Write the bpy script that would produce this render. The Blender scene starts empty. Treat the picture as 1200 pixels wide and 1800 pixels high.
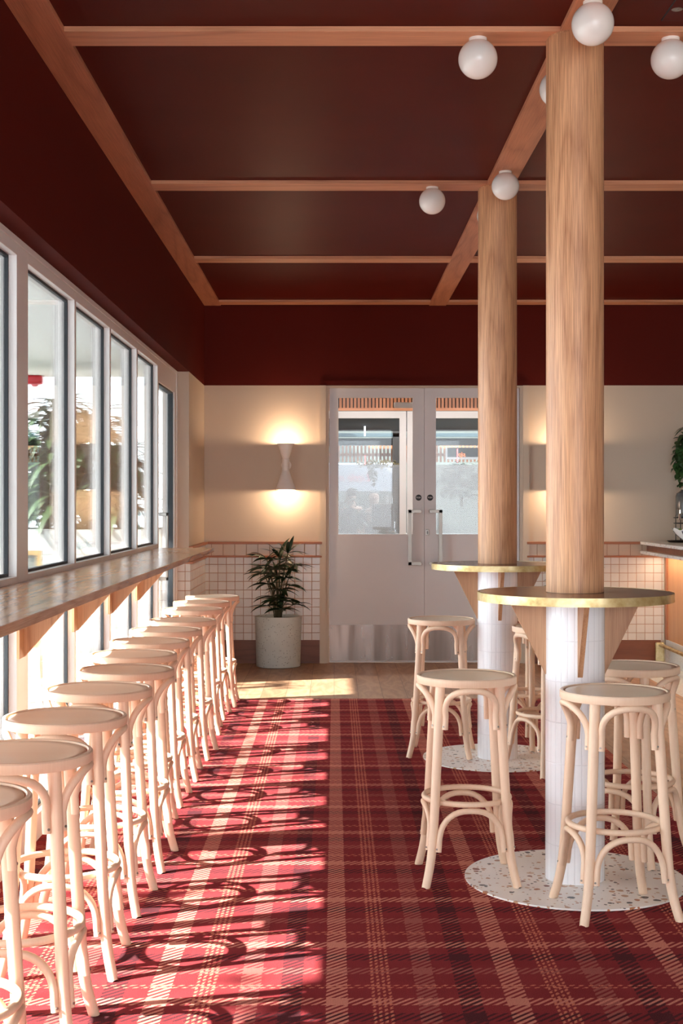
import bpy, bmesh, math, random
from mathutils import Vector, Matrix
random.seed(7)
C = bpy.data.collections.new('scene'); bpy.context.scene.collection.children.link(C)
sc = bpy.context.scene
PI = math.pi

# ------------------------------------------------------------------ camera
CAMZ = 1.42
cam = bpy.data.cameras.new('camera'); cam.sensor_fit = 'VERTICAL'; cam.sensor_height = 36; cam.sensor_width = 24
cam.lens = 48; cam.shift_x = 13/1800; cam.shift_y = -15/1800; cam.clip_end = 200
co = bpy.data.objects.new('camera', cam); C.objects.link(co)
co.location = (0, 0, CAMZ); co.rotation_euler = (PI/2, 0, 0); sc.camera = co
# ------------------------------------------------------------------ light
SKY = 5.2; SUN = 22.0; EXPO = 1.0
w = bpy.data.worlds.new('sky'); sc.world = w; w.use_nodes = True
bg = w.node_tree.nodes['Background']; bg.inputs[0].default_value = (0.86, 0.93, 1.0, 1); bg.inputs[1].default_value = SKY
SUN_AZ, SUN_EL = math.radians(17), math.radians(37.5)
sd = Vector((math.cos(SUN_EL)*math.cos(SUN_AZ), math.cos(SUN_EL)*math.sin(SUN_AZ), -math.sin(SUN_EL)))
sl = bpy.data.lights.new('sun', 'SUN'); sl.energy = SUN; sl.angle = math.radians(0.8); sl.color = (1.0, 0.95, 0.90)
so = bpy.data.objects.new('sun', sl); C.objects.link(so); so.rotation_euler = sd.to_track_quat('-Z', 'Y').to_euler(); so.location = (-6, -2, 9)
sc.view_settings.view_transform = 'Standard'; sc.view_settings.look = 'None'
sc.view_settings.gamma = 1; sc.view_settings.use_curve_mapping = False
sc.view_settings.exposure = EXPO
sc.cycles.max_bounces = 10; sc.cycles.diffuse_bounces = 5; sc.cycles.glossy_bounces = 4
sc.cycles.transparent_max_bounces = 24; sc.cycles.transmission_bounces = 8
sc.cycles.sample_clamp_indirect = 6; sc.cycles.use_denoising = True
sc.cycles.caustics_reflective = False; sc.cycles.caustics_refractive = False

# ------------------------------------------------------------------ helpers
def lin(c):
    c = c/255.0
    return c/12.92 if c <= 0.04045 else ((c+0.055)/1.055)**2.4
def S(r, g, b): return (lin(r), lin(g), lin(b), 1)

class NT:
    def __init__(s, name):
        s.m = bpy.data.materials.new(name); s.m.use_nodes = True; s.t = s.m.node_tree
        s.t.nodes.clear(); s.out = s.t.nodes.new('ShaderNodeOutputMaterial')
        s.b = s.t.nodes.new('ShaderNodeBsdfPrincipled'); s.t.links.new(s.b.outputs[0], s.out.inputs[0])
    def n(s, typ, **kw):
        nd = s.t.nodes.new(typ)
        for k, v in kw.items(): setattr(nd, k, v)
        return nd
    def put(s, sock, v):
        if hasattr(v, 'is_output') or isinstance(v, bpy.types.NodeSocket): s.t.links.new(v, sock)
        elif v is not None: sock.default_value = v
    def math(s, op, a, b=None, c=None):
        nd = s.n('ShaderNodeMath', operation=op); s.put(nd.inputs[0], a)
        if b is not None: s.put(nd.inputs[1], b)
        if c is not None: s.put(nd.inputs[2], c)
        return nd.outputs[0]
    def coord(s, which='Object'): return s.n('ShaderNodeTexCoord').outputs[which]
    def sep(s, v):
        nd = s.n('ShaderNodeSeparateXYZ'); s.put(nd.inputs[0], v); return nd.outputs
    def comb(s, x, y, z):
        nd = s.n('ShaderNodeCombineXYZ'); s.put(nd.inputs[0], x); s.put(nd.inputs[1], y); s.put(nd.inputs[2], z); return nd.outputs[0]
    def vmul(s, v, f):
        nd = s.n('ShaderNodeVectorMath', operation='MULTIPLY'); s.put(nd.inputs[0], v); s.put(nd.inputs[1], f); return nd.outputs[0]
    def vadd(s, v, f):
        nd = s.n('ShaderNodeVectorMath', operation='ADD'); s.put(nd.inputs[0], v); s.put(nd.inputs[1], f); return nd.outputs[0]
    def noise(s, v, scale, detail=2, rough=0.5, col=False):
        nd = s.n('ShaderNodeTexNoise'); s.put(nd.inputs['Vector'], v); nd.inputs['Scale'].default_value = scale
        nd.inputs['Detail'].default_value = detail; nd.inputs['Roughness'].default_value = rough
        return nd.outputs['Color' if col else 'Fac']
    def mix(s, f, a, b, typ='MIX'):
        nd = s.n('ShaderNodeMix', data_type='RGBA', blend_type=typ)
        s.put(nd.inputs[0], f); s.put(nd.inputs[6], a); s.put(nd.inputs[7], b); return nd.outputs[2]
    def ramp(s, f, stops, interp='LINEAR'):
        nd = s.n('ShaderNodeValToRGB'); s.put(nd.inputs[0], f); cr = nd.color_ramp; cr.interpolation = interp
        while len(cr.elements) < len(stops): cr.elements.new(0.5)
        for e, (p, c) in zip(cr.elements, stops): e.position = p; e.color = c
        return nd.outputs[0]
    def mr(s, v, a, b, c=0.0, d=1.0):
        nd = s.n('ShaderNodeMapRange'); s.put(nd.inputs[0], v)
        for i, q in enumerate((a, b, c, d)): nd.inputs[i+1].default_value = q
        return nd.outputs[0]
    def bump(s, h, strength=0.3, dist=0.002):
        nd = s.n('ShaderNodeBump'); nd.inputs['Strength'].default_value = strength; nd.inputs['Distance'].default_value = dist
        s.put(nd.inputs['Height'], h); s.t.links.new(nd.outputs[0], s.b.inputs['Normal'])
    def set(s, **kw):
        for k, v in kw.items():
            s.put(s.b.inputs[k.replace('_', ' ').replace('Specular IOR', 'Specular IOR Level')], v)
        return s.m
    def band(s, t, a, b):     # 1 inside [a,b]
        return s.math('MULTIPLY', s.math('GREATER_THAN', t, a), s.math('LESS_THAN', t, b))

def plain(name, col, rough=0.5, metal=0.0, mott=0.06, scale=6, spec=0.5, **kw):
    n = NT(name); f = n.noise(n.coord(), scale, 3)
    c = n.mix(f, tuple(x*(1-mott) for x in col[:3])+(1,), tuple(min(1, x*(1+mott)) for x in col[:3])+(1,))
    n.set(Base_Color=c, Roughness=rough, Metallic=metal, Specular_IOR=spec)
    for k, v in kw.items(): n.put(n.b.inputs[k.replace('_', ' ')], v)
    return n.m

def wood(name, light, dark, axis=2, scale=3.0, rings=9, rough=0.45, contrast=1.0, rnd=False, spec=0.4, fine=1.0, coat=0.0):
    n = NT(name); v = n.coord()
    if rnd:
        r = n.n('ShaderNodeObjectInfo').outputs['Random']
        v = n.vadd(v, n.comb(n.math('MULTIPLY', r, 7.0), n.math('MULTIPLY', r, 3.0), n.math('MULTIPLY', r, 11.0)))
    st = [1, 1, 1]; st[axis] = 0.12
    a = n.vmul(v, tuple(x*scale for x in st))
    low = n.noise(a, 1.0, 1.5, 0.45)
    pp = n.math('PINGPONG', n.math('MULTIPLY', low, float(rings*2)), 1.0)
    st2 = [1, 1, 1]; st2[axis] = 0.02
    fi = n.noise(n.vmul(v, tuple(x*scale*60 for x in st2)), 1.0, 3, 0.6)
    big = n.noise(n.vmul(v, tuple(x*scale*0.7 for x in st)), 1.0, 1)
    f = n.math('ADD', n.math('MULTIPLY', n.math('POWER', pp, 2.2), 0.5*contrast), n.math('MULTIPLY', n.mr(fi, 0.35, 0.7), 0.42*fine))
    f = n.math('ADD', f, n.mr(big, 0.3, 0.75, -0.1, 0.22))
    c = n.ramp(f, [(0.0, light), (1.0, dark)])
    n.set(Base_Color=c, Roughness=rough, Specular_IOR=spec)
    if coat: n.b.inputs['Coat Weight'].default_value = coat; n.b.inputs['Coat Roughness'].default_value = 0.15
    n.bump(fi, 0.15 if rough > 0.25 else 0.02, 0.0006)
    return n.m

# --- materials
OAK = wood('oak_column', S(226, 172, 128), S(138, 80, 48), 2, 5.0, 8, 0.42, 0.6, fine=1.5)
OAKX = wood('oak_beam_x', S(222, 156, 116), S(156, 96, 66), 0, 4.0, 8, 0.5, 0.7)
OAKY = wood('oak_beam_y', S(206, 138, 102), S(146, 86, 60), 1, 4.0, 8, 0.5, 0.7)
OAKT = wood('oak_tabletop', S(150, 98, 66), S(104, 62, 40), 0, 5.0, 8, 0.25, 0.6)
OAKB = wood('oak_bracket', S(196, 150, 112), S(138, 88, 58), 2, 5.0, 9, 0.5, 0.8)
BENCH = wood('oak_bench', S(212, 160, 120), S(150, 100, 70), 1, 5.0, 9, 0.2, 0.7, spec=0.5)
BEECH = wood('pale_beech', S(236, 206, 178), S(214, 174, 142), 2, 5.0, 3, 0.38, 0.35, rnd=True, fine=0.5)
BEECHX = wood('pale_beech_seat', S(255, 232, 204), S(246, 210, 176), 0, 4.0, 4, 0.3, 0.5, rnd=True, fine=0.4, spec=0.6)
PANELW = wood('counter_panel_wood', S(206, 150, 104), S(170, 108, 70), 2, 3.0, 5, 0.4, 0.4)
DADO = wood('dado_wood', S(176, 112, 78), S(128, 72, 48), 0, 5.0, 5, 0.45, 0.4)
DADOY = wood('dado_wood_side', S(176, 112, 78), S(128, 72, 48), 1, 5.0, 5, 0.45, 0.4)
BASEB = wood('baseboard_wood', S(134, 80, 56), S(92, 50, 34), 0, 5.0, 6, 0.45, 0.6)
BATTEN = wood('batten_wood', S(190, 126, 88), S(140, 84, 56), 2, 8.0, 4, 0.5, 0.5, rnd=True)
REDWALL = plain('oxblood_wall_paint', S(88, 29, 23), 0.65, mott=0.05, scale=3, spec=0.03)
CEILM = plain('oxblood_ceiling_panel', S(84, 26, 19), 0.45, mott=0.2, scale=2.2, spec=0.04, Specular_Tint=S(200, 110, 90))
CREAM = plain('cream_plaster', S(204, 186, 166), 0.6, mott=0.02, scale=4, spec=0.3)
FRAME = plain('window_frame_paint', S(234, 227, 224), 0.4, mott=0.02)
DOORP = plain('door_paint', S(214, 211, 212), 0.5, mott=0.02)
BLACK = plain('black_rubber', S(18, 22, 28), 0.6)
WHITEG = plain('opal_globe_glass', S(236, 230, 222), 0.25, mott=0.01, spec=0.5)
SCON = plain('sconce_enamel', S(236, 228, 220), 0.4, mott=0.01)
BULB = NT('warm_bulb'); BULB.set(Base_Color=(1, .8, .6, 1), Emission_Color=(1, .82, .62, 1), Emission_Strength=3.0); BULB = BULB.m
SILVER = plain('satin_steel', S(160, 155, 148), 0.42, metal=1.0, mott=0.05)
CHROME = plain('chrome', S(225, 225, 225), 0.08, metal=1.0, mott=0.02)
LEAF = plain('palm_leaf', S(34, 52, 26), 0.4, mott=0.4, scale=30, spec=0.5)
LEAF2 = plain('outdoor_leaf', S(66, 86, 54), 0.45, mott=0.4, scale=14)
LEAF3 = plain('ivy_leaf', S(52, 84, 42), 0.4, mott=0.35, scale=30)
STEM = plain('plant_stem', S(84, 76, 46), 0.6, mott=0.2)
BARK = plain('tree_bark', S(110, 92, 74), 0.8, mott=0.3)
SOIL = plain('bark_mulch', S(110, 84, 64), 0.9, mott=0.5, scale=90)
WHITEW = plain('white_outdoor_wall', S(228, 228, 224), 0.7, mott=0.03)
CONC = plain('pale_concrete', S(150, 150, 150), 0.8, mott=0.06)
LIME = plain('lime_skin', S(120, 160, 40), 0.35, mott=0.2, scale=20)
DARK = plain('dark_metal', S(22, 20, 20), 0.4, mott=0.1)
TEAL = plain('teal_painted_beam', S(52, 70, 76), 0.5)
DARKC = plain('dark_canopy', S(24, 20, 19), 0.7, mott=0.2)
TRACKW = plain('white_plastic', S(230, 230, 230), 0.4)

def mat_carpet():
    n = NT('tartan_carpet'); v = n.coord()
    x, y, z = n.sep(v)
    # slight raggedness
    nz = n.noise(v, 160, 1)
    jit = n.math('MULTIPLY', n.math('SUBTRACT', nz, 0.5), 0.014)
    xj = n.math('ADD', x, jit); yj = n.math('ADD', y, jit)
    def fr(a, off, P):
        q = n.math('DIVIDE', n.math('SUBTRACT', a, off), P)
        return n.math('MULTIPLY', n.math('FRACT', q), P)
    BASE = n.mix(n.noise(v, 5, 3), S(122, 42, 45), S(152, 60, 63)); BR = S(210, 134, 116); ME = S(166, 94, 86); DK = S(86, 44, 48); DT = S(206, 122, 100)
    def cols(t, dots, me, dk, br, dw=0.0042):
        c = n.mix(n.band(t, *dk), BASE, DK)
        c = n.mix(n.band(t, *me), c, ME)
        for d in dots: c = n.mix(n.band(t, d-dw, d+dw), c, DT)
        return n.mix(n.band(t, *br), c, BR)
    tx = fr(xj, -0.023, 0.516); ty = fr(yj, 4.364-0.5*20, 0.5)
    W = cols(tx, (0.137, 0.153, 0.169, 0.185), (0.262, 0.322), (0.382, 0.446), (0, 0.062))
    F = cols(ty, (0.140, 0.158), (0.256, 0.310), (0.378, 0.440), (0, 0.056))
    q = n.math('FRACT', n.math('DIVIDE', n.math('SUBTRACT', xj, yj), 0.0287))
    m = n.math('GREATER_THAN', q, 0.46)
    c = n.mix(m, F, W)
    sp = n.noise(v, 420, 2)
    c = n.mix(1.0, c, n.ramp(sp, [(0.3, (0.55, 0.55, 0.55, 1)), (0.7, (1.35, 1.35, 1.35, 1))]), 'MULTIPLY')
    n.set(Base_Color=c, Roughness=0.95, Specular_IOR=0.02)
    n.bump(sp, 0.6, 0.004)
    return n.m
CARPET = mat_carpet()

def mat_planks():
    n = NT('oak_floor_planks'); v = n.coord(); x, y, z = n.sep(v)
    W = 0.18; i = n.math('FLOOR', n.math('DIVIDE', x, W)); fx = n.math('FRACT', n.math('DIVIDE', x, W))
    yy = n.math('ADD', n.math('DIVIDE', y, 1.7), n.math('MULTIPLY', i, 0.377))
    j = n.math('FLOOR', yy); fy = n.math('FRACT', yy)
    wn = n.n('ShaderNodeTexWhiteNoise'); n.put(wn.inputs['Vector'], n.comb(i, j, 0.0)); r = wn.outputs['Value']
    p = n.comb(n.math('ADD', n.math('MULTIPLY', x, 4.5), n.math('MULTIPLY', r, 13.0)), n.math('ADD', n.math('MULTIPLY', y, 1.2), n.math('MULTIPLY', r, 5.0)), 0.0)
    low = n.noise(p, 1.0, 2); pp = n.math('PINGPONG', n.math('MULTIPLY', low, 16.0), 1.0)
    fine = n.noise(n.vmul(v, (120, 6, 1)), 1.0, 3)
    f = n.math('ADD', n.math('MULTIPLY', pp, 0.28), n.math('MULTIPLY', fine, 0.35))
    f = n.math('ADD', f, n.math('MULTIPLY', r, 0.32))
    c = n.ramp(f, [(0.1, S(190, 148, 116)), (0.9, S(132, 92, 66))])
    gap = n.math('MAXIMUM', n.math('GREATER_THAN', n.math('ABSOLUTE', n.math('SUBTRACT', fx, 0.5)), 0.492), n.math('GREATER_THAN', n.math('ABSOLUTE', n.math('SUBTRACT', fy, 0.5)), 0.499))
    c = n.mix(gap, c, S(96, 64, 48))
    n.set(Base_Color=c, Roughness=0.42, Specular_IOR=0.4)
    return n.m
PLANKS = mat_planks()

def mat_terrazzo(name, base=S(236, 230, 222), scale=30, keep=0.36):
    n = NT(name); v = n.vadd(n.coord(), n.vmul(n.noise(n.coord(), 30, 2, col=True), (0.012, 0.012, 0.012)))
    def layer(sc_, off):
        vo = n.n('ShaderNodeTexVoronoi', feature='F1'); n.put(vo.inputs['Vector'], n.vadd(v, off)); vo.inputs['Scale'].default_value = sc_
        ve = n.n('ShaderNodeTexVoronoi', feature='DISTANCE_TO_EDGE'); n.put(ve.inputs['Vector'], n.vadd(v, off)); ve.inputs['Scale'].default_value = sc_
        rr = n.n('ShaderNodeSeparateColor'); n.put(rr.inputs[0], vo.outputs['Color'])
        return rr.outputs[0], rr.outputs[1], ve.outputs['Distance'], vo.outputs['Distance']
    c = n.mix(n.noise(v, 8, 3), base, tuple(x*0.9 for x in base[:3])+(1,))
    for sc_, off, kp in ((scale, (0, 0, 0), keep), (scale*2.1, (3, 1, 2), keep*0.8)):
        r, g, e, d = layer(sc_, off)
        pal = n.ramp(g, [(0, S(44, 50, 50)), (0.2, S(176, 116, 78)), (0.36, S(196, 152, 118)), (0.5, S(128, 74, 50)), (0.64, S(190, 150, 120)), (0.8, S(96, 92, 88)), (0.93, S(214, 190, 170))], 'CONSTANT')
        mk = n.math('MULTIPLY', n.math('LESS_THAN', r, kp), n.math('MULTIPLY', n.math('GREATER_THAN', e, 0.1), n.math('LESS_THAN', d, n.math('ADD', 0.2, n.math('MULTIPLY', r, 0.8)))))
        c = n.mix(mk, c, pal)
    n.set(Base_Color=c, Roughness=0.3, Specular_IOR=0.4)
    return n.m
TERR = mat_terrazzo('terrazzo', S(246, 242, 236))
TERRC = mat_terrazzo('terrazzo_counter', S(214, 212, 208), 46, 0.3)

def mat_tiles(name, axh, pitch, offh, offz, w=0.0022, col=S(222, 214, 206), grout=S(176, 128, 100), pv=None, rough=0.22):
    n = NT(name); s_ = n.sep(n.coord()); h = s_[axh]; z = s_[2]; pv = pv or pitch
    def edge(a, off, P):
        f = n.math('MULTIPLY', n.math('FRACT', n.math('DIVIDE', n.math('SUBTRACT', a, off), P)), P)
        return n.math('MINIMUM', f, n.math('SUBTRACT', P, f))
    e = n.math('MINIMUM', edge(h, offh, pitch), edge(z, offz, pv))
    m = n.math('LESS_THAN', e, w)
    ih = n.math('FLOOR', n.math('DIVIDE', n.math('SUBTRACT', h, offh), pitch)); iz = n.math('FLOOR', n.math('DIVIDE', n.math('SUBTRACT', z, offz), pv))
    wn = n.n('ShaderNodeTexWhiteNoise'); n.put(wn.inputs['Vector'], n.comb(ih, iz, 0.0))
    c = n.mix(wn.outputs['Value'], col, tuple(x*0.9 for x in col[:3])+(1,))
    n.set(Base_Color=n.mix(m, c, grout), Roughness=n.mr(m, 0, 1, rough, 0.8), Specular_IOR=0.5)
    n.bump(n.mr(e, w*0.6, w*2.2), 0.5, 0.002)
    return n.m
TILEX = mat_tiles('white_square_tile', 0, 0.0759, -1.109, 0.205-0.01)
TILEY = mat_tiles('white_square_tile_side', 1, 0.0759, 12.15, 0.205-0.01)
TILEBX = mat_tiles('cream_band_tile', 0, 0.1034, -1.09, 0.955, 0.002, S(206, 178, 152), S(150, 110, 84), pv=0.12)
TILEBY = mat_tiles('cream_band_tile_side', 1, 0.1034, 12.15, 0.955, 0.002, S(206, 178, 152), S(150, 110, 84), pv=0.12)
BLOCK = mat_tiles('white_painted_block', 0, 0.39, 0.1, 0.0, 0.006, S(188, 190, 188), S(158, 158, 156), pv=0.2, rough=0.7)

def mat_finger():
    n = NT('white_finger_tile'); x, y, z = n.sep(n.coord())
    a = n.math('ADD', n.math('DIVIDE', n.math('ARCTAN2', y, x), 2*PI), 0.5)
    u = n.math('FRACT', n.math('MULTIPLY', a, 27.0)); eu = n.math('MINIMUM', u, n.math('SUBTRACT', 1.0, u))
    q = n.math('FRACT', n.math('DIVIDE', n.math('SUBTRACT', z, 0.908-0.153*8), 0.153)); ev = n.math('MULTIPLY', n.math('MINIMUM', q, n.math('SUBTRACT', 1.0, q)), 6.0)
    e = n.math('MINIMUM', eu, ev)
    c = n.mix(n.math('LESS_THAN', e, 0.04), S(240, 240, 243), S(226, 226, 230))
    n.set(Base_Color=c, Roughness=0.18, Specular_IOR=0.5)
    n.bump(n.mr(e, 0.0, 0.11), 0.35, 0.002)
    return n.m
FINGER = mat_finger()

def mat_brass(name='aged_brass', dark=0.5, rough=0.3):
    n = NT(name); v = n.coord(); f = n.noise(v, 13, 4, 0.6)
    c = n.ramp(f, [(0.4, S(204, 188, 146)), (0.6, S(184, 160, 112)), (0.8, S(120, 94, 60))])
    n.set(Base_Color=c, Metallic=1.0, Roughness=n.mr(f, 0.3, 0.7, rough, rough+0.25))
    return n.m
BRASS = mat_brass()
def mat_kick():
    n = NT('brushed_steel_kick_plate'); v = n.coord(); f = n.noise(n.vmul(v, (9, 9, 0.8)), 1.0, 3)
    g = n.noise(v, 60, 2)
    c = n.mix(f, S(170, 156, 148), S(92, 78, 70))
    n.set(Base_Color=c, Metallic=1.0, Roughness=n.mr(f, 0.3, 0.7, 0.22, 0.45)); n.bump(n.noise(n.vmul(v, (5, 5, 1.2)), 1.0, 2), 0.5, 0.01)
    return n.m
KICK = mat_kick()
def mat_pot():
    n = NT('speckled_concrete_pot'); v = n.coord()
    sp = n.n('ShaderNodeTexVoronoi', feature='F1'); n.put(sp.inputs['Vector'], v); sp.inputs['Scale'].default_value = 75
    rr = n.n('ShaderNodeSeparateColor'); n.put(rr.inputs[0], sp.outputs['Color'])
    m = n.math('MULTIPLY', n.math('LESS_THAN', sp.outputs['Distance'], 0.26), n.math('LESS_THAN', rr.outputs[0], 0.35))
    c = n.mix(n.noise(v, 7, 4), S(178, 182, 176), S(204, 206, 198)); c = n.mix(m, c, S(104, 104, 100))
    n.set(Base_Color=c, Roughness=0.6); return n.m
POT = mat_pot()
def mat_glass(name='window_glass', tint=(0.93, 0.97, 0.97, 1), ior=1.5, boost=1.0):
    n = NT(name); t = n.n('ShaderNodeBsdfTransparent'); t.inputs[0].default_value = tint
    g = n.n('ShaderNodeBsdfGlossy'); g.inputs['Roughness'].default_value = 0.0; g.inputs[0].default_value = (1, 1, 1, 1)
    fr = n.n('ShaderNodeFresnel'); fr.inputs[0].default_value = ior
    mx = n.n('ShaderNodeMixShader'); n.put(mx.inputs[0], n.math('MULTIPLY', fr.outputs[0], boost))
    n.t.links.new(t.outputs[0], mx.inputs[1]); n.t.links.new(g.outputs[0], mx.inputs[2]); n.t.links.new(mx.outputs[0], n.out.inputs[0])
    n.t.nodes.remove(n.b); return n.m
GLASS = mat_glass(boost=0.75); DGLASS = mat_glass('door_glass', (0.95, 0.96, 0.96, 1), boost=0.3)
def mat_film():
    n = NT('perforated_white_window_film'); x, y, z = n.sep(n.coord())
    P = 0.0125
    row = n.math('FLOOR', n.math('DIVIDE', z, P)); sh = n.math('MULTIPLY', n.math('MODULO', row, 2.0), 0.5)
    u = n.math('SUBTRACT', n.math('FRACT', n.math('ADD', n.math('DIVIDE', x, P), sh)), 0.5); v = n.math('SUBTRACT', n.math('FRACT', n.math('DIVIDE', z, P)), 0.5)
    d = n.math('SQRT', n.math('ADD', n.math('MULTIPLY', u, u), n.math('MULTIPLY', v, v)))
    hole = n.math('LESS_THAN', d, 0.24)
    t = n.n('ShaderNodeBsdfTransparent'); t.inputs[0].default_value = (0.9, 0.93, 0.95, 1)
    df = n.n('ShaderNodeBsdfDiffuse'); df.inputs[0].default_value = S(222, 224, 228)
    tl = n.n('ShaderNodeBsdfTranslucent'); tl.inputs[0].default_value = S(222, 224, 228)
    m1 = n.n('ShaderNodeMixShader'); m1.inputs[0].default_value = 0.5
    n.t.links.new(df.outputs[0], m1.inputs[1]); n.t.links.new(tl.outputs[0], m1.inputs[2])
    m2 = n.n('ShaderNodeMixShader'); n.put(m2.inputs[0], n.mr(hole, 0, 1, 0.52, 0.12))
    n.t.links.new(t.outputs[0], m2.inputs[1]); n.t.links.new(m1.outputs[0], m2.inputs[2]); n.t.links.new(m2.outputs[0], n.out.inputs[0])
    n.t.nodes.remove(n.b); return n.m
FILM = mat_film()
def emit(name, col, st):
    n = NT(name); n.set(Base_Color=col, Emission_Color=col, Emission_Strength=st); return n.m

# --- mesh building
def obj(name, bm, m, parent=None, smooth=False, bevel=0.0, ang=35):
    me = bpy.data.meshes.new(name); bmesh.ops.recalc_face_normals(bm, faces=bm.faces); bm.to_mesh(me); bm.free()
    me.materials.append(m)
    if smooth:
        for p in me.polygons: p.use_smooth = True
        me.set_sharp_from_angle(angle=math.radians(ang))
    o = bpy.data.objects.new(name, me); C.objects.link(o)
    if bevel:
        b = o.modifiers.new('bevel', 'BEVEL'); b.width = bevel; b.segments = 2; b.limit_method = 'ANGLE'
    if parent: o.parent = parent
    return o
def box(bm, x0, x1, y0, y1, z0, z1):
    vs = [bm.verts.new(p) for p in ((x0, y0, z0), (x1, y0, z0), (x1, y1, z0), (x0, y1, z0), (x0, y0, z1), (x1, y0, z1), (x1, y1, z1), (x0, y1, z1))]
    for f in ((0, 3, 2, 1), (4, 5, 6, 7), (0, 1, 5, 4), (1, 2, 6, 5), (2, 3, 7, 6), (3, 0, 4, 7)): bm.faces.new([vs[i] for i in f])
def BX(*a):
    bm = bmesh.new()
    for b in (a if isinstance(a[0], (tuple, list)) else [a]): box(bm, *b)
    return bm
def lathe(prof, seg=48, cx=0, cy=0, bm=None, cap=True, close=False):
    bm = bm or bmesh.new(); rings = []
    for r, z in prof:
        rings.append([bm.verts.new((cx+r*math.cos(2*PI*i/seg), cy+r*math.sin(2*PI*i/seg), z)) for i in range(seg)])
    pairs = list(zip(rings[:-1], rings[1:]))
    if close: pairs.append((rings[-1], rings[0]))
    for a, b in pairs:
        for i in range(seg): bm.faces.new((a[i], a[(i+1) % seg], b[(i+1) % seg], b[i]))
    if cap and not close:
        bm.faces.new(rings[0]); bm.faces.new(rings[-1])
    return bm
def tube(pts, rad, seg=10, bm=None, closed=False, cap=True):
    bm = bm or bmesh.new(); pts = [Vector(p) for p in pts]; n = len(pts)
    rad = rad if isinstance(rad, (list, tuple)) else [rad]*n
    T = []
    for i in range(n):
        if closed: t = pts[(i+1) % n]-pts[i-1]
        else: t = pts[min(i+1, n-1)]-pts[max(i-1, 0)]
        T.append(t.normalized())
    up = Vector((0, 0, 1)) if abs(T[0].z) < 0.9 else Vector((1, 0, 0))
    nrm = (up-T[0]*up.dot(T[0])).normalized(); rings = []
    for i in range(n):
        nrm = (nrm-T[i]*nrm.dot(T[i])).normalized(); bi = T[i].cross(nrm)
        rings.append([bm.verts.new(pts[i]+(nrm*math.cos(2*PI*k/seg)+bi*math.sin(2*PI*k/seg))*rad[i]) for k in range(seg)])
    pr = list(zip(rings[:-1], rings[1:]))
    if closed: pr.append((rings[-1], rings[0]))
    for a, b in pr:
        for k in range(seg): bm.faces.new((a[k], a[(k+1) % seg], b[(k+1) % seg], b[k]))
    if cap and not closed: bm.faces.new(rings[0]); bm.faces.new(rings[-1])
    return bm
def prism(poly, axis, a, b, bm=None):
    """extrude a polygon (list of 2-D points in the other two axes) along axis from a to b"""
    bm = bm or bmesh.new()
    def P(p, t):
        q = list(p); q.insert(axis, t); return q
    A = [bm.verts.new(P(p, a)) for p in poly]; B = [bm.verts.new(P(p, b)) for p in poly]
    bm.faces.new(A); bm.faces.new(B); n = len(poly)
    for i in range(n): bm.faces.new((A[i], A[(i+1) % n], B[(i+1) % n], B[i]))
    return bm
def smoothpts(p, k=2):
    p = [Vector(q) for q in p]
    for _ in range(k):
        q = [p[0]]
        for a, b in zip(p[:-1], p[1:]): q += [a*0.75+b*0.25, a*0.25+b*0.75]
        p = q+[p[-1]]
    return p
def thing(name, label, cat, loc=(0, 0, 0), rz=0, group=None):
    o = bpy.data.objects.new(name, None); C.objects.link(o); o.empty_display_size = 0.1
    o.location = loc; o.rotation_euler = (0, 0, rz); o['label'] = label; o['category'] = cat
    if group: o['group'] = group
    return o
def tag(o, label, cat, group=None, kind=None):
    o['label'] = label; o['category'] = cat
    if group: o['group'] = group
    if kind: o['kind'] = kind
    return o
def struct(name, bm, m, label, cat=None, **kw):
    o = obj(name, bm, m, **kw); o['kind'] = 'structure'; o['label'] = label; o['category'] = cat or name.split('_')[0]
    return o
def sthing(name, label, cat, loc=(0, 0, 0)):
    o = thing(name, label, cat, loc); o['kind'] = 'structure'; return o
def leafblade(bm, base, d, L, W, droop, segs=6, roll=0.0, fold=0.25):
    d = Vector(d).normalized(); side = d.cross(Vector((0, 0, 1)))
    side = side.normalized() if side.length > 1e-3 else Vector((1, 0, 0))
    side = Matrix.Rotation(roll, 3, d) @ side; p = Vector(base); prev = None
    for i in range(segs+1):
        t = i/segs; w_ = W*math.sin(PI*min(1, t*0.92+0.08))**0.75*(1-0.15*t)
        if i == segs: w_ = W*0.04
        nr = side.cross(d).normalized()
        row = [bm.verts.new(p-side*w_*0.5+nr*w_*fold*0.5), bm.verts.new(p), bm.verts.new(p+side*w_*0.5+nr*w_*fold*0.5)]
        if prev: bm.faces.new((prev[0], prev[1], row[1], row[0])); bm.faces.new((prev[1], prev[2], row[2], row[1]))
        prev = row; d = (d+Vector((0, 0, -droop/segs))).normalized(); p = p+d*(L/segs)
def solid(o, t=0.001):
    m = o.modifiers.new('thickness', 'SOLIDIFY'); m.thickness = t; return o

# ------------------------------------------------------------------ room shell
YW = 12.15; ZC = 3.2; ZR = 2.47; XL = -1.155; XR = 5.4; YF = -4.0
CARX = 1.577; CARY = 9.936
struct('floor', BX((-1.36, XR, YF, YW+4.6, -0.08, -0.012)), PLANKS, 'oak plank floor running to the back doors')
o = struct('floor', BX((-1.36, CARX, YF, CARY, -0.012, 0.0)), CARPET, 'red tartan wall-to-wall carpet along the window side'); o['category'] = 'carpet'
o = struct('floor', BX((-1.36, CARX, CARY, YW+2.6, -0.012, -0.002), (CARX, 2.56, YF, YW+2.6, -0.012, -0.002)), PLANKS, 'oak plank border beside and beyond the carpet')
o = struct('floor', BX((2.56, XR, YF, YW, -0.012, -0.001)), TERRC, 'terrazzo strip in front of the bar counter')
struct('ceiling', BX((-1.36, XR, YF, YW, ZC, ZC+0.1)), CEILM, 'oxblood painted ceiling panels between oak battens')
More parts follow.
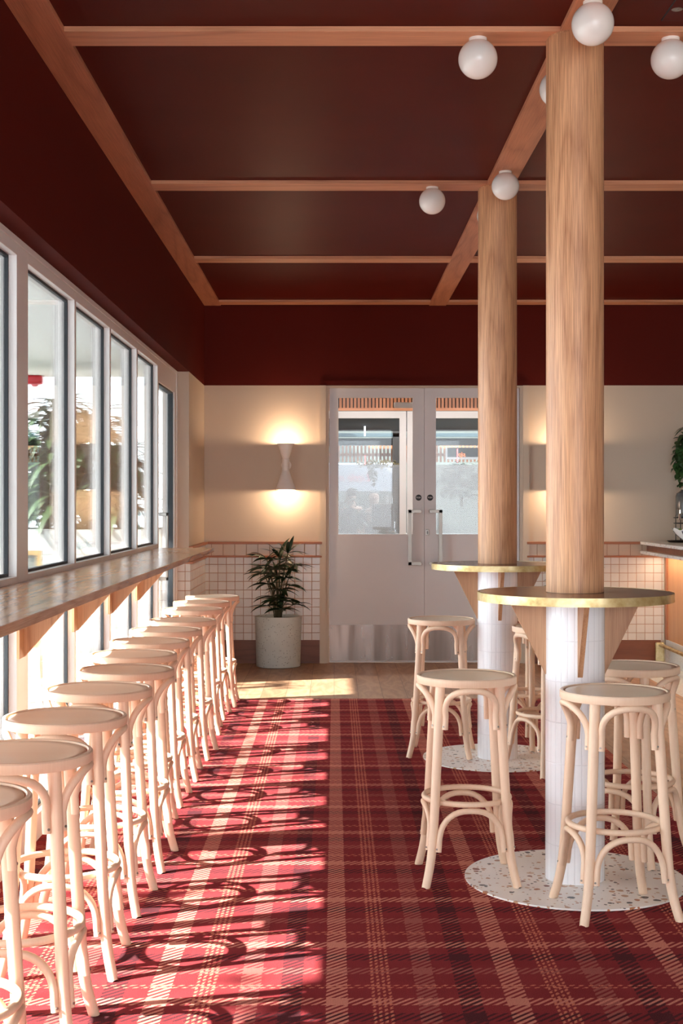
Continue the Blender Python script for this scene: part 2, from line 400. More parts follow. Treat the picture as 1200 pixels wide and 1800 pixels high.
wl = struct('wall_left', BX((-1.36, XL, YF, YW, ZR, ZC)), REDWALL, 'dark red upper wall over the window line')
struct('wall_left', BX((-1.36, XL, 10.87, YW, 0, ZR)), CREAM, 'cream pier between the side door and the back wall')
DX0, DX1 = -0.045, 1.649      # clear opening between the jambs
JX0, JX1 = -0.108, 1.712
struct('wall_back', BX((-1.36, XR, YW, YW+0.12, ZR, ZC)), REDWALL, 'dark red upper back wall')
struct('wall_back', BX((-1.36, JX0, YW, YW+0.12, 0, ZR), (JX1, XR, YW, YW+0.12, 0, ZR)), CREAM, 'cream back wall either side of the double doors')
struct('wall_right', BX((XR, XR+0.1, YF, YW, 0, ZC)), CREAM, 'cream wall behind the bar')
struct('wall_front', BX((-1.36, -0.9, YF-0.1, YF, 0, ZC), (3.2, XR, YF-0.1, YF, 0, ZC), (-0.9, 3.2, YF-0.1, YF, 2.95, ZC)), CREAM, 'street side wall with a wide opening behind the camera')

# ceiling battens
def trim(n, bm, m, label, **kw): return struct('trim_%d' % n, bm, m, label, 'trim', **kw)
ZB = ZC-0.02; k = 1
for y0, y1, nm in ((5.092, 5.254, 'nearest'), (7.52, 7.687, 'second'), (9.82, 9.986, 'third'), (11.93, 12.10, 'last')):
    trim(k, BX((-1.0075, 0.845, y0, y1, ZB, ZC+0.001), (0.995, XR, y0, y1, ZB, ZC+0.001)), OAKX, nm+' oak batten running across the ceiling', bevel=0.0015); k += 1
trim(k, BX((XL, -1.007, YF, YW, ZB, ZC+0.001)), OAKY, 'oak batten along the ceiling edge above the windows', bevel=0.0015); k += 1
trim(k, BX((0.845, 0.995, YF, YW, ZB, ZC+0.001)), OAKY, 'oak batten along the ceiling over the two columns', bevel=0.0015); k += 1

# dado: tiles, band, rails, baseboard
def dado(x0, x1, tx):
    global k
    trim(k, BX((x0, x1, YW-0.012, YW+0.001, 0.205, 0.945)), TILEX, 'small square white wall tiles '+tx); k += 1
    trim(k, BX((x0, x1, YW-0.012, YW+0.001, 0.955, 1.06)), TILEBX, 'row of larger cream tiles '+tx); k += 1
    trim(k, BX((x0, x1, YW-0.032, YW+0.001, 0.940, 0.957)), DADO, 'lower oak dado rail '+tx, bevel=0.003); k += 1
    trim(k, BX((x0, x1, YW-0.036, YW+0.001, 1.058, 1.080)), DADO, 'upper oak dado rail '+tx, bevel=0.003); k += 1
dado(XL, JX0, 'left of the doors'); dado(JX1, 2.93, 'right of the doors')
struct('baseboard_back', BX((XL, JX0, YW-0.02, YW+0.001, 0, 0.206)), BASEB, 'tall wooden baseboard left of the doors')
struct('baseboard_back', BX((JX1, 2.9, YW-0.02, YW+0.001, 0, 0.206)), BASEB, 'tall wooden baseboard right of the doors')
trim(k, BX((XL-0.001, XL+0.012, 10.858, YW, 0.205, 0.945)), TILEY, 'small white tiles on the side of the pier'); k += 1
trim(k, BX((-1.249, XL+0.0115, 10.857, 10.871, 0.205, 0.945)), TILEX, 'small white tiles on the window side of the pier'); k += 1
trim(k, BX((XL-0.001, XL+0.010, 10.862, YW, 0.955, 1.06)), TILEBY, 'cream tile band on the side of the pier'); k += 1
trim(k, BX((-1.26, XL+0.036, 10.845, YW, 0.940, 0.957)), DADOY, 'lower oak rail on the pier', bevel=0.003); k += 1
trim(k, BX((XL-0.001, XL+0.036, 10.86, YW, 1.058, 1.080)), DADOY, 'upper oak rail on the pier', bevel=0.003); k += 1
struct('baseboard_left', BX((XL-0.001, XL+0.02, 10.86, YW, 0, 0.206)), BASEB, 'tall wooden baseboard on the pier')
# door surround
trim(k, BX((JX0-0.02, JX0+0.035, YW-0.03, YW+0.1, 0, ZR-0.002), (JX0+0.035, DX0, YW-0.012, YW+0.1, 0, ZR-0.002),
           (JX1-0.035, JX1+0.02, YW-0.03, YW+0.1, 0, ZR-0.002), (DX1, JX1-0.035, YW-0.012, YW+0.1, 0, ZR-0.002),
           (DX0, DX1, YW-0.012, YW+0.1, ZR-0.022, ZR-0.002)), CREAM, 'cream painted frame around the double doors'); k += 1
trim(k, BX((JX0-0.02, JX1+0.02, YW-0.014, YW+0.001, ZR, ZR+0.045)), REDWALL, 'red painted head of the door frame'); k += 1

# access hatch
h = thing('access_hatch', 'flush red access hatch in the ceiling at the top right', 'hatch', (1.203, 4.43, ZC))
obj('hatch_panel', BX((0.005, 0.6, 0, 0.595, -0.003, 0.002)), CEILM, h)
obj('hatch_joint', BX((0.0, 0.005, 0, 0.6, -0.002, 0.001), (0, 0.605, 0.595, 0.6, -0.002, 0.001), (0, 0.605, -0.005, 0, -0.002, 0.001), (0.6, 0.605, 0, 0.6, -0.002, 0.001)), BLACK, h)
obj('latch', lathe([(0.001, -0.006), (0.006, -0.006), (0.006, -0.0035), (0.016, -0.0035), (0.018, -0.005), (0.020, -0.0035), (0.020, 0.0)], 24, 0.03, 0.48), SILVER, h, True)

# ------------------------------------------------------------------ windows (left)
XI = -1.25
def ring_yz(bm, x0, x1, y0, y1, z0, z1, w):   # rectangular ring in the YZ plane, bar width w, outer bounds given
    box(bm, x0, x1, y0, y0+w, z0, z1); box(bm, x0, x1, y1-w, y1, z0, z1)
    box(bm, x0, x1, y0+w, y1-w, z0, z0+w); box(bm, x0, x1, y0+w, y1-w, z1-w, z1)
opens = [(5.58, 6.58), (6.62, 7.61), (7.65, 8.65), (8.69, 9.68), (4.38, 5.383), (3.34, 4.34), (2.30, 3.30), (1.26, 2.26), (0.02, 1.02), (-1.02, -0.02), (-2.06, -1.06), (-3.1, -2.1)]
nmw = ['first window after the wide mullion', 'second window after the wide mullion', 'third window after the wide mullion', 'window next to the side door'] + ['window beside the camera, %s back from the wide mullion' % q for q in ('one', 'two', 'three', 'four', 'five', 'six', 'seven', 'eight')]
for i, (y0, y1) in enumerate(opens):
    wn = sthing('window_%d' % (i+1), 'tall aluminium framed '+nmw[i], 'window')
    e = 0.02; bm = bmesh.new()
    for xa, xb, ee in ((-1.284, XI, 0.0), (-1.345, -1.300, 0.012)):
        box(bm, xa, xb, y0-e, y0+ee, 0, 2.444); box(bm, xa, xb, y1-ee, y1+e, 0, 2.444)
        box(bm, xa, xb, y0+ee, y1-ee, 2.40, 2.444); box(bm, xa, xb, y0+ee, y1-ee, 1.04, 1.132); box(bm, xa, xb, y0+ee, y1-ee, 0, 0.11)
    box(bm, -1.300, -1.284, y0-e, y0, 0, 2.444); box(bm, -1.300, -1.284, y1, y1+e, 0, 2.444)
    obj('window_frame', bm, FRAME, wn, bevel=0.0015)
    for z0, z1 in ((1.132, 2.40), (0.11, 1.04)):
        g = bmesh.new(); ring_yz(g, -1.300, -1.283, y0, y1, z0, z1, 0.012); obj('gasket', g, BLACK, wn)
        obj('window_pane', BX((-1.296, -1.290, y0+0.008, y1-0.008, z0+0.008, z1-0.008)), GLASS, wn)
trim(k, BX((-1.345, XI, 5.403, 5.56, 0, 2.444), (-1.345, XI, 1.04, 1.24, 0, 2.444), (-1.345, XI, -4.0, -3.12, 0, 2.444)), FRAME, 'wide aluminium mullion between the window groups'); k += 1
trim(k, BX((-1.345, XI+0.004, YF, 10.87, 2.448, ZR), (-1.34, XI-0.004, YF, 10.87, 2.444, 2.448)), FRAME, 'aluminium head track over the windows'); k += 1
# side door
d3 = sthing('door_1', 'glazed side door with a metal pull handle at the end of the window wall', 'door')
bm = BX((-1.345, XI, 9.70, 9.735, 0, 2.444), (-1.345, XI, 10.70, 10.80, 0, 2.444), (-1.345, XI, 9.735, 10.70, 2.29, 2.444), (-1.345, XI, 9.735, 10.70, 0, 0.16))
obj('door_frame', bm, FRAME, d3, bevel=0.0015)
obj('jamb', BX((-1.345, XI+0.006, 10.81, 10.87, 0, 2.448)), FRAME, d3)
g = bmesh.new(); ring_yz(g, -1.300, -1.262, 9.735, 10.70, 0.16, 2.29, 0.012); obj('gasket', g, BLACK, d3)
obj('door_glass', BX((-1.29, -1.284, 9.743, 10.69, 0.168, 2.282)), GLASS, d3)
obj('pull_handle', BX((-1.20, -1.185, 9.74, 9.765, 0.87, 1.355), (XI, -1.185, 9.74, 9.765, 1.33, 1.355), (XI, -1.185, 9.74, 9.765, 0.87, 0.895)), SILVER, d3, bevel=0.002)

# ------------------------------------------------------------------ bench
b = thing('window_bench', 'long oak bar bench along the window wall on triangular brackets', 'bench', (XI, 0, 1.107))
obj('benchtop', BX((0.001, 0.40, -3.8, 9.66, -0.030, 0.0)), BENCH, b, bevel=0.002)
for y in (8.69, 7.65, 6.61, 5.48, 4.36, 3.32, 2.28, 1.14):
    o = obj('bracket', prism([(0.012, -0.031), (0.25, -0.031), (0.012, -0.30)], 1, y-0.02, y+0.005), OAKB, b)
    if y < 9.6: obj('bracket_backing', BX((0.001, 0.012, y-0.105, y+0.005, -0.30, -0.031)), OAKB, o)

# ------------------------------------------------------------------ columns and tables
COLS = [((0.911, 5.168), 'near'), ((0.912, 7.625), 'far')]
for (cx, cy), w_ in COLS:
    t = thing('column', ('near' if w_ == 'near' else 'farther')+' round column, oak clad above and white finger tile below', 'column', (cx, cy, 0))
    obj('oak_cladding', lathe([(0.108, 1.086), (0.108, ZB-0.008), (0.104, ZB-0.008), (0.104, ZB)], 72), OAK, t, True)
    obj('tile_cladding', lathe([(0.111, 0.006), (0.111, 1.054)], 81, cap=True), FINGER, t, True)
    obj('core', lathe([(0.10, 1.054), (0.10, 1.0865)], 32), DARK, t)
    tt = thing('column_table', 'round oak table with a brass edge wrapped around the '+w_+' column', 'table', (cx, cy, 1.085))
    obj('tabletop', lathe([(0.109, -0.029), (0.359, -0.029), (0.359, 0.0), (0.109, 0.0)], 96, close=True), OAKT, tt, True)
    obj('brass_edge', lathe([(0.359, -0.031), (0.367, -0.031), (0.367, 0.0005), (0.359, 0.0005)], 96, close=True), BRASS, tt, True)
    for q in range(4):
        o = obj('bracket', prism([(0.108, -0.03), (0.25, -0.03), (0.112, -0.31), (0.108, -0.31)], 1, -0.0095, 0.0095), OAKB, tt, bevel=0.001)
        o.rotation_euler.z = q*PI/2
    o = obj('terrazzo_disc', lathe([(0.415, -0.004), (0.415, 0.006)], 96), TERR); o.location = (cx, cy, 0)
    tag(o, 'white terrazzo disc set in the carpet around the '+w_+' column', 'floor inlay')

# globes
GL = [((0.907, 4.79), 'frosted white globe light in front of the near column top'), ((0.907, 5.54), 'frosted white globe light mostly hidden behind the near column'),
      ((0.544, 5.168), 'frosted white globe light left of the near column'), ((1.273, 5.168), 'frosted white globe light right of the near column, cut by the frame edge'),
      ((0.908, 7.24), 'frosted white globe light in front of the farther column top'), ((0.908, 7.99), 'frosted white globe light peeking from behind the farther column'),
      ((0.546, 7.60), 'frosted white globe light left of the farther column')]
for i, ((x, y), lb) in enumerate(GL):
    R = 0.074 if y < 6.5 else 0.073
    t = thing('globe_light', lb, 'lamp', (x, y, ZB), 0, 'globe lights around the columns')
    zc = -R-0.004
    obj('globe', lathe([(R*math.sin(a), zc-R*math.cos(a)) for a in [0.02+i_*(PI-0.4)/22 for i_ in range(23)]], 40), WHITEG, t, True)
    obj('ceiling_plate', lathe([(0.034, -0.012), (0.034, 0.0)], 32), WHITEG, t, True)

# ------------------------------------------------------------------ double doors
def pull(sgn):   # sgn=-1: bar left of the arm ends
    bm = BX((0.0, 0.030, -0.075, -0.058, 0, 0.491), (0.0 if sgn < 0 else -0.085, 0.115 if sgn < 0 else 0.030, -0.075, -0.058, 0.463, 0.491), (0.0 if sgn < 0 else -0.085, 0.115 if sgn < 0 else 0.030, -0.075, -0.058, 0, 0.028))
    for z in (0.004, 0.467):
        xa = 0.095 if sgn < 0 else -0.083
        box(bm, xa, xa+0.018, -0.058, 0.002, z, z+0.02)
    return bm
def text_mesh(s, size, m, parent, loc, rot, extrude=0.0004, mirror=False, shear=0, name='lettering', wx=1.0):
    cu = bpy.data.curves.new('t', 'FONT'); cu.body = s; cu.size = size; cu.align_x = 'CENTER'; cu.align_y = 'CENTER'; cu.extrude = extrude; cu.shear = shear
    to = bpy.data.objects.new('t', cu); me = bpy.data.meshes.new_from_object(to); bpy.data.objects.remove(to); me.materials.clear(); me.materials.append(m); me.name = name
    for v in me.vertices: v.co.x *= (-wx if mirror else wx)
    o = bpy.data.objects.new(name, me); C.objects.link(o); o.parent = parent; o.location = loc; o.rotation_euler = rot; return o
ZTOP = ZR-0.024
for i, (x0, x1, gx0, gx1) in enumerate(((DX0+0.003, 0.8005, 0.0385, 0.701), (0.8035, DX1-0.003, 0.906, 1.5655))):
    dn = 'left' if i == 0 else 'right'
    d = sthing('door_%d' % (i+2), dn+' leaf of the grey double doors at the back', 'door')
    y0, y1 = YW+0.005, YW+0.05; gz0, gz1 = 1.145, 2.363
    obj('leaf', BX((x0, gx0, y0, y1, 0.006, ZTOP), (gx1, x1, y0, y1, 0.006, ZTOP), (gx0, gx1, y0, y1, 0.006, gz0), (gx0, gx1, y0, y1, gz1, ZTOP)), DOORP, d)
    obj('door_glass', BX((gx0, gx1, y0+0.018, y0+0.024, gz0, gz1)), DGLASS, d)
    obj('kick_plate', BX((x0+0.004, x1-0.004, y0-0.002, y0+0.001, 0.022, 0.340)), KICK, d)
    for z in (0.05, 0.31):
        for f in (0.03, 0.34, 0.66, 0.97):
            xx = x0+(x1-x0)*f
            obj('screw', lathe([(0.001, 0), (0.006, 0), (0.0045, 0.0025), (0.001, 0.003)], 10), SILVER, d).matrix_local = Matrix.Translation((xx, y0-0.002, z)) @ Matrix.Rotation(PI/2, 4, 'X')
    hd = obj('pull_handle', pull(-1 if i == 0 else 1), SILVER, d, bevel=0.0015)
    hd.location = (0.656 if i == 0 else 0.928, y0, 0.873)
    px = 0.752 if i == 0 else 0.854
    ps = obj('push_sign', lathe([(0.001, 0), (0.027, 0), (0.027, 0.0015), (0.001, 0.0015)], 32), BLACK, d)
    ps['label'] = 'round black sign reading PUSH'
    ps.matrix_local = Matrix.Translation((px, y0, 1.472)) @ Matrix.Rotation(PI/2, 4, 'X')
    text_mesh('PUSH', 0.021, TRACKW, ps, (0, 0, 0.0018), (0, 0, 0), wx=0.78)
d = bpy.data.objects['door_3']
lk = obj('lock', BX((0.8165, 0.8445, YW-0.002, YW+0.006, 1.135, 1.19)), SILVER, d, bevel=0.004)
obj('keyhole', BX((0.827, 0.834, YW-0.004, YW, 1.15, 1.175)), DARK, lk)
obj('door_closer', BX((0.535, 0.79, YW+0.052, YW+0.10, 2.275, 2.325)), SCON, bpy.data.objects['door_2'], bevel=0.008)

# ------------------------------------------------------------------ vestibule and inner doors
Y2 = 14.6
def zz(y, d): return CAMZ-(y-885)*d/2400
def xx_(x, d): return (x-587)*d/2400
struct('wall_left', BX((-1.0, -0.9, YW+0.12, Y2+0.1, 0, 3.0)), CREAM, 'cream side wall of the entrance lobby, left')
struct('wall_right', BX((2.7, 2.8, YW+0.12, Y2+0.1, 0, 3.0)), CREAM, 'cream side wall of the entrance lobby, right')
struct('ceiling', BX((-1.0, 2.8, YW+0.12, Y2+0.1, 2.9, 3.0)), CREAM, 'cream ceiling of the entrance lobby')
zb0, zb1 = zz(722, Y2), 2.9
bm = bmesh.new(); struct('wall_back', BX((-0.9, 2.7, Y2+0.03, Y2+0.09, zb0, 2.9)), DARKC, 'dark backing above the inner lobby doors')
bt = thing('batten_screen', 'timber batten panel over the inner lobby doors', 'panel', (0, Y2, zb0))
bm = bmesh.new(); x = -0.88
while x < 2.68:
    box(bm, x, x+0.027, 0, 0.03, 0.03, 2.9-zb0); x += 0.039
obj('battens', bm, BATTEN, bt); obj('rail', BX((-0.9, 2.7, -0.004, 0.03, 0, 0.03)), OAKX, bt)
xm = xx_(714.5, Y2)
ztop2 = zz(735, Y2)
for i, (x0, x1) in enumerate(((-0.85, xm-0.004), (xm+0.004, 2.65))):
    d = sthing('door_%d' % (i+4), ('left' if i == 0 else 'right')+' inner lobby door with white film on its glass', 'door')
    st = 0.072
    obj('leaf', BX((x0, x0+st, Y2, Y2+0.05, 0.006, zb0-0.004), (x1-st, x1, Y2, Y2+0.05, 0.006, zb0-0.004), (x0+st, x1-st, Y2, Y2+0.05, ztop2, zb0-0.004), (x0+st, x1-st, Y2, Y2+0.05, 0.006, 0.3)), DOORP, d)
    obj('door_glass', BX((x0+st, x1-st, Y2+0.03, Y2+0.035, 0.3, ztop2)), DGLASS, d)
    obj('window_film', BX((x0+st, x1-st, Y2+0.024, Y2+0.0245, 0.3, zz(816.5, Y2))), FILM, d)['label'] = 'perforated white film'

for x_ in (0.2, 1.5):  # unseen ceiling lamps, added to brighten the lobby and inner door frames
    t = thing('added_downlight', ('left' if x_ < 1 else 'right')+' round downlight added to brighten the lobby between the two pairs of doors', 'lamp', (x_, 13.4, 2.9), 0, 'added lobby downlights')
    obj('trim_ring', lathe([(0.05, -0.004), (0.065, -0.004), (0.065, 0.0), (0.05, 0.0)], 32, close=True), TRACKW, t, True); obj('diffuser', lathe([(0.05, -0.003), (0.05, -0.001)], 32), BULB, t)
    l = bpy.data.lights.new('lobby_fill_light', 'AREA'); l.shape = 'DISK'; l.size = 0.1; l.energy = 17; l.color = (1, 0.96, 0.92)
    lo = bpy.data.objects.new('lobby_fill_light', l); C.objects.link(lo); lo.parent = t; lo.location = (0, 0, -0.006)
# ------------------------------------------------------------------ courtyard beyond the doors
struct('floor', BX((-6, 9, Y2+0.1, 30, -0.08, -0.01)), plain('dark_paving', S(140, 138, 134), 0.8), 'concrete ground of the courtyard beyond the doors')
Yc = 18.0
cn = thing('canopy', 'dark canopy roof over the courtyard beyond the doors', 'canopy', (0, Yc, 0))
obj('canopy_roof', BX((-0.9, 7, -3.2, -0.4, zz(735, 14.9), zz(735, 14.9)+0.15)), DARKC, cn)
obj('teal_beam', BX((-0.9, 6, -0.1, 0.0, zz(768.5, Yc), zz(762, Yc))), TEAL, cn)
obj('dark_beam', BX((-0.9, 6, -0.05, 0.05, zz(783, Yc), zz(770.5, Yc))), DARK, cn)
obj('post', BX((xx_(689.5, Yc), xx_(703, Yc), -0.1, 0.04, 0, 2.6)), DARKC, cn)
obj('post', BX((4.2, 4.4, -0.1, 0.04, 0, 2.6)), DARKC, cn)
ts = thing('slatted_screen', 'timber slat screen hanging under the courtyard canopy', 'screen', (0, Yc+0.1, zz(812, Yc)))
bm = bmesh.new(); x = -1.2
while x < 2.2:
    box(bm, x, x+0.028, 0, 0.02, 0, 0.26); x += 0.05
obj('slats', bm, BATTEN, ts); obj('slat_rail', BX((-1.2, 2.2, 0.02, 0.04, 0.08, 0.12)), BATTEN, ts)
o = obj('garden_wall', BX((-1.1, 9, 22, 22.15, -0.01, 3.6), (-1.1, -0.95, 14.75, 22, -0.01, 3.3)), plain('weathered_wall', S(70, 76, 70), 0.8, mott=0.4, scale=1.5)); tag(o, 'white wall at the back of the courtyard, with a side wall added for shade', 'wall')  # the side run is an unseen wall added to shade the courtyard
# hanging strip light
ls = thing('strip_light', 'white hanging tube light under the courtyard canopy', 'lamp', (xx_(641, 16.5), 16.5, zz(737, 16.5)))
obj('housing', BX((-0.022, 0.022, -0.03, 0.03, -0.08, 0.07)), TRACKW, ls)
obj('light_tube', tube([(0, 0, -0.08), (0, 0, -0.20)], 0.009), emit('cool_tube', (0.8, 0.88, 1, 1), 4), ls)
def at(x, y, d): return (xx_(x, d), d, zz(y, d))
# neon sign
ng = thing('neon_sign', 'orange neon sign in a white frame seen through the right door glass', 'sign', at(812, 799, 17.5))
text_mesh('sip', 0.085, emit('orange_neon', S(255, 130, 80), 1.2), ng, (0, -0.01, 0), (PI/2, 0, 0), 0.004, True, 0.2)
px = 17.5/2400
obj('backboard', BX((-26*px, 40*px, 0.0, 0.02, -6*px, 12*px)), DARK, ng)
obj('frame', BX((-29*px, -26*px, -0.01, 0.02, -8.5*px, 12*px), (-26*px, 40*px, -0.01, 0.02, -8.5*px, -4.5*px)), TRACKW, ng)
for x_, y0_, y1_, lb in ((803.5, 789, 813, 'red neon tube beside the framed neon sign'), (641.5, 801, 817, 'red neon tube below the hanging strip light')):
    o = obj('neon_tube', tube([(0, 0, 0), (0, 0, -(y1_-y0_)*17.3/2400)], 0.007), emit('red_neon', S(255, 90, 90), 1.6)); o.location = at(x_, y0_, 17.3); tag(o, lb, 'lamp')
# greenery over the screen
def foliage(name, label, cen, rad, n, m=LEAF2, size=0.06):
    bm = bmesh.new()
    for _ in range(n):
        a = Vector((random.gauss(0, 1), random.gauss(0, 1), random.gauss(0, 1))).normalized()*random.random()**0.4
        p = Vector((a.x*rad[0], a.y*rad[1], a.z*rad[2]))
        leafblade(bm, p, (random.uniform(-1, 1), random.uniform(-1, 1), random.uniform(-0.8, 0.4)), size*random.uniform(0.7, 1.3), size*0.6, 0.5, 3)
    o = obj(name, bm, m); o.location = cen; tag(o, label, 'plant'); return o
foliage('climbing_plant', 'leafy climber hanging beside the courtyard bar behind the right door', at(812, 845, 17.6), (0.35, 0.15, 0.28), 260, size=0.1)
foliage('potted_plant', 'yellow green potted foliage on the shelf under the slatted screen', at(668, 814, 17.4), (0.33, 0.08, 0.05), 150, plain('yellow_leaf', S(178, 150, 70), 0.5, mott=0.4, scale=20), 0.05)
foliage('hanging_vine', 'thin vine trailing behind the filmed glass of the left door', at(655, 832, 17.2), (0.06, 0.05, 0.16), 40, size=0.07)
foliage('garden_shrub', 'green shrub low behind the filmed left door', at(615, 905, 17.6), (0.25, 0.12, 0.26), 120, size=0.12)
# van / board with mirrored script
sb = thing('script_sign', 'white board with faint mirrored red script beyond the left door', 'sign', at(628, 850, 20))
obj('board', BX((-0.75, 0.65, 0, 0.03, -0.12, 0.3)), plain('grey_white_board', S(150, 152, 160), 0.6), sb, bevel=0.02)
text_mesh('Little m', 0.16, plain('faded_red', S(196, 110, 120), 0.6), sb, (-0.05, -0.004, 0.08), (PI/2, 0, 0), 0.002, True, 0.35)
# courtyard bar with cups
cb = thing('coffee_machine', 'dark coffee machine beyond the filmed left door', 'machine', at(676, 938, 17.3))
obj('machine_body', BX((-0.16, 0.12, -0.15, 0.15, 0.0, 0.38)), DARK, cb, bevel=0.02)
obj('drip_tray', BX((0.02, 0.13, -0.2, -0.15, 0.02, 0.06), (0.09, 0.12, -0.18, -0.15, 0.06, 0.16)), CHROME, cb, bevel=0.004)
ob = thing('courtyard_bar', 'pale bar counter in the courtyard beyond the doors', 'counter', (0.9, 17.35, 0))
obj('counter_top', BX((-1.6, 1.6, -0.3, 0.3, zz(938, 17.3)-0.04, zz(938, 17.3))), WHITEW, ob); obj('counter_front', BX((-1.55, 1.55, -0.25, -0.2, 0, zz(938, 17.3)-0.04)), WHITEW, ob)
for i, x_ in enumerate((679.5, 686.5)):
    o = obj('paper_cup_stack', lathe([(0.028, 0), (0.022, 0.10), (0.0215, 0.105)], 20), TRACKW, None, True)
    o.location = (xx_(x_, 17.3), 17.3, zz(938, 17.3)+0.38); tag(o, ('left' if i == 0 else 'right')+' stack of white paper cups on the coffee machine', 'cups', 'paper cups on the coffee machine')

# ------------------------------------------------------------------ people (soft figures behind the film)
SKIN = plain('skin', S(198, 152, 128), 0.5); HAIR = plain('dark_hair', S(40, 30, 28), 0.5); CLOTH = plain('grey_shirt', S(96, 98, 104), 0.8); CLOTH2 = plain('black_top', S(50, 52, 58), 0.8)
def skinned(name, verts, edges, radii, m, parent=None, sub=2):
    me = bpy.data.meshes.new(name); me.from_pydata(verts, edges, []); o = bpy.data.objects.new(name, me); C.objects.link(o)
    md = o.modifiers.new('skin', 'SKIN'); md.use_smooth_shade = True
    for i, v in enumerate(me.skin_vertices[0].data): v.radius = (radii[i], radii[i]) if not isinstance(radii[i], tuple) else radii[i]; v.use_root = (i == 0)
    s_ = o.modifiers.new('sub', 'SUBSURF'); s_.levels = sub; s_.render_levels = sub
    me.materials.append(m); o.parent = parent; return o
def person(loc, rz, h, label, cloth, longhair):
    t = thing('person', label, 'person', loc, rz); s = h/1.7
    V = [(0, 0, .95), (0, 0, 1.15), (0, 0, 1.36), (0, 0, 1.46), (0, 0.01, 1.53), (0, 0.015, 1.60), (0, 0.01, 1.66),
         (.17, 0, 1.38), (.21, 0.02, 1.14), (.2, .18, .98), (.19, .25, 0.97), (-.17, 0, 1.38), (-.21, 0.02, 1.14), (-.2, .18, .98), (-.19, .25, .97),
         (.09, 0, .88), (.1, 0.01, .48), (.1, -.01, .08), (.1, .12, .03), (-.09, 0, .88), (-.1, 0.01, .48), (-.1, -.01, .08), (-.1, .12, .03)]
    E = [(0, 1), (1, 2), (2, 3), (3, 4), (4, 5), (5, 6), (2, 7), (7, 8), (8, 9), (9, 10), (2, 11), (11, 12), (12, 13), (13, 14), (0, 15), (15, 16), (16, 17), (17, 18), (0, 19), (19, 20), (20, 21), (21, 22)]
    R = [(.14, .1), (.12, .09), (.14, .09), .05, .07, .085, .06, .055, .04, .03, .035, .055, .04, .03, .035, .085, .06, .042, .035, .085, .06, .042, .035]
    V = [tuple(c*s for c in v) for v in V]; R = [tuple(x*s for x in r) if isinstance(r, tuple) else r*s for r in R]
    skinned('body', V, E, R, SKIN, t)
    Vc = [V[i] for i in (0, 1, 2, 7, 8, 11, 12)]; Ec = [(0, 1), (1, 2), (2, 3), (3, 4), (2, 5), (5, 6)]
    Rc = [(.16*s, .12*s), (.135*s, .105*s), (.155*s, .105*s), .068*s, .055*s, .068*s, .055*s]
    skinned('shirt', Vc, Ec, Rc, cloth, t)
    Vt = [V[i] for i in (0, 15, 16, 17, 19, 20, 21)]; skinned('trousers', Vt, [(0, 1), (1, 2), (2, 3), (0, 4), (4, 5), (5, 6)], [(.15*s, .11*s), .1*s, .072*s, .055*s, .1*s, .072*s, .055*s], CLOTH2, t)
    hv = [(0, -.02, 1.70), (0, -.045, 1.62), (0, -.05, 1.53 if longhair else 1.57)] + ([(0, -.06, 1.36)] if longhair else [])
    hv = [tuple(c*s for c in v) for v in hv]
    skinned('hair', hv, [(i, i+1) for i in range(len(hv)-1)], [.07*s, .09*s, .075*s, .05*s][:len(hv)], HAIR, t)
    hb = bmesh.new()
    for sx in (-1, 1):
        for f in range(5):
            b0 = Vector((sx*(.19-(f-2)*.013)*s, .27*s, (.965+(0.01 if f in (1, 2) else 0))*s)); ln = (0.05, .075, .08, .072, .055)[f]*s
            tube([b0, b0+Vector((0, ln*.5, -.004)), b0+Vector((0, ln*.9, -ln*.35))], [.009*s, .0085*s, .007*s], 8, hb)
    obj('fingers', hb, SKIN, t, True)
    fb = bmesh.new()
    tube([(0, .085*s, 1.615*s), (0, .108*s, 1.585*s), (0, .1*s, 1.575*s)], [.008*s, .014*s, .009*s], 8, fb); obj('nose', fb, SKIN, t, True)
    return t
person((xx_(617, 18.6), 18.6, 0), 0.3, 1.64, 'person with dark hair and grey shirt, leftmost behind the film', CLOTH, False)
person((xx_(657, 18.3), 18.3, 0), PI, 1.60, 'person with long dark hair behind the coffee counter', CLOTH2, True)

# ------------------------------------------------------------------ sconces
def sconce(x, label):
    t = thing('wall_sconce', label, 'lamp', (x, YW-0.15, 0), 0, 'hourglass wall sconces')
    th = 0.002
    def shell(prof):
        inner = [(max(0.002, r-th), z) for r, z in reversed(prof)]
        return lathe(prof+inner, 48, close=True)
    obj('upper_shade', shell([(0.031, 1.822), (0.074, 1.945)]), SCON, t, True)
    obj('lower_shade', shell([(0.090, 1.540), (0.031, 1.712)]), SCON, t, True)
    obj('neck', lathe([(0.029, 1.706), (0.0325, 1.71), (0.0325, 1.808), (0.029, 1.812), (0.029, 1.824)], 40), SCON, t, True)
    obj('wall_mount', tube([(0, 0.02, 1.76), (0, 0.15, 1.76)], 0.022, 20), SCON, t, True)
    obj('wall_plate', tube([(0, 0.135, 1.76), (0, 0.1495, 1.76)], 0.045, 32), SCON, t, True)
    for z, up in ((1.93, 1), (1.556, -1)):
        obj('bulb', lathe([(0.001, z-0.022*up), (0.02, z-0.02*up), (0.028, z-0.006*up), (0.024, z-0.0*up), (0.001, z+0.003*up)], 24), BULB, t, True)
        l = bpy.data.lights.new('sconce_light', 'POINT'); l.energy = 5.5; l.color = (1.0, 0.72, 0.48); l.shadow_soft_size = 0.012
        lo = bpy.data.objects.new('sconce_light', l); C.objects.link(lo); lo.parent = t; lo.location = (0, -0.01, z+0.008*up)
    return t
sconce(-0.425, 'white hourglass wall sconce left of the double doors')
sconce(2.03, 'white hourglass wall sconce right of the double doors, behind the near column')

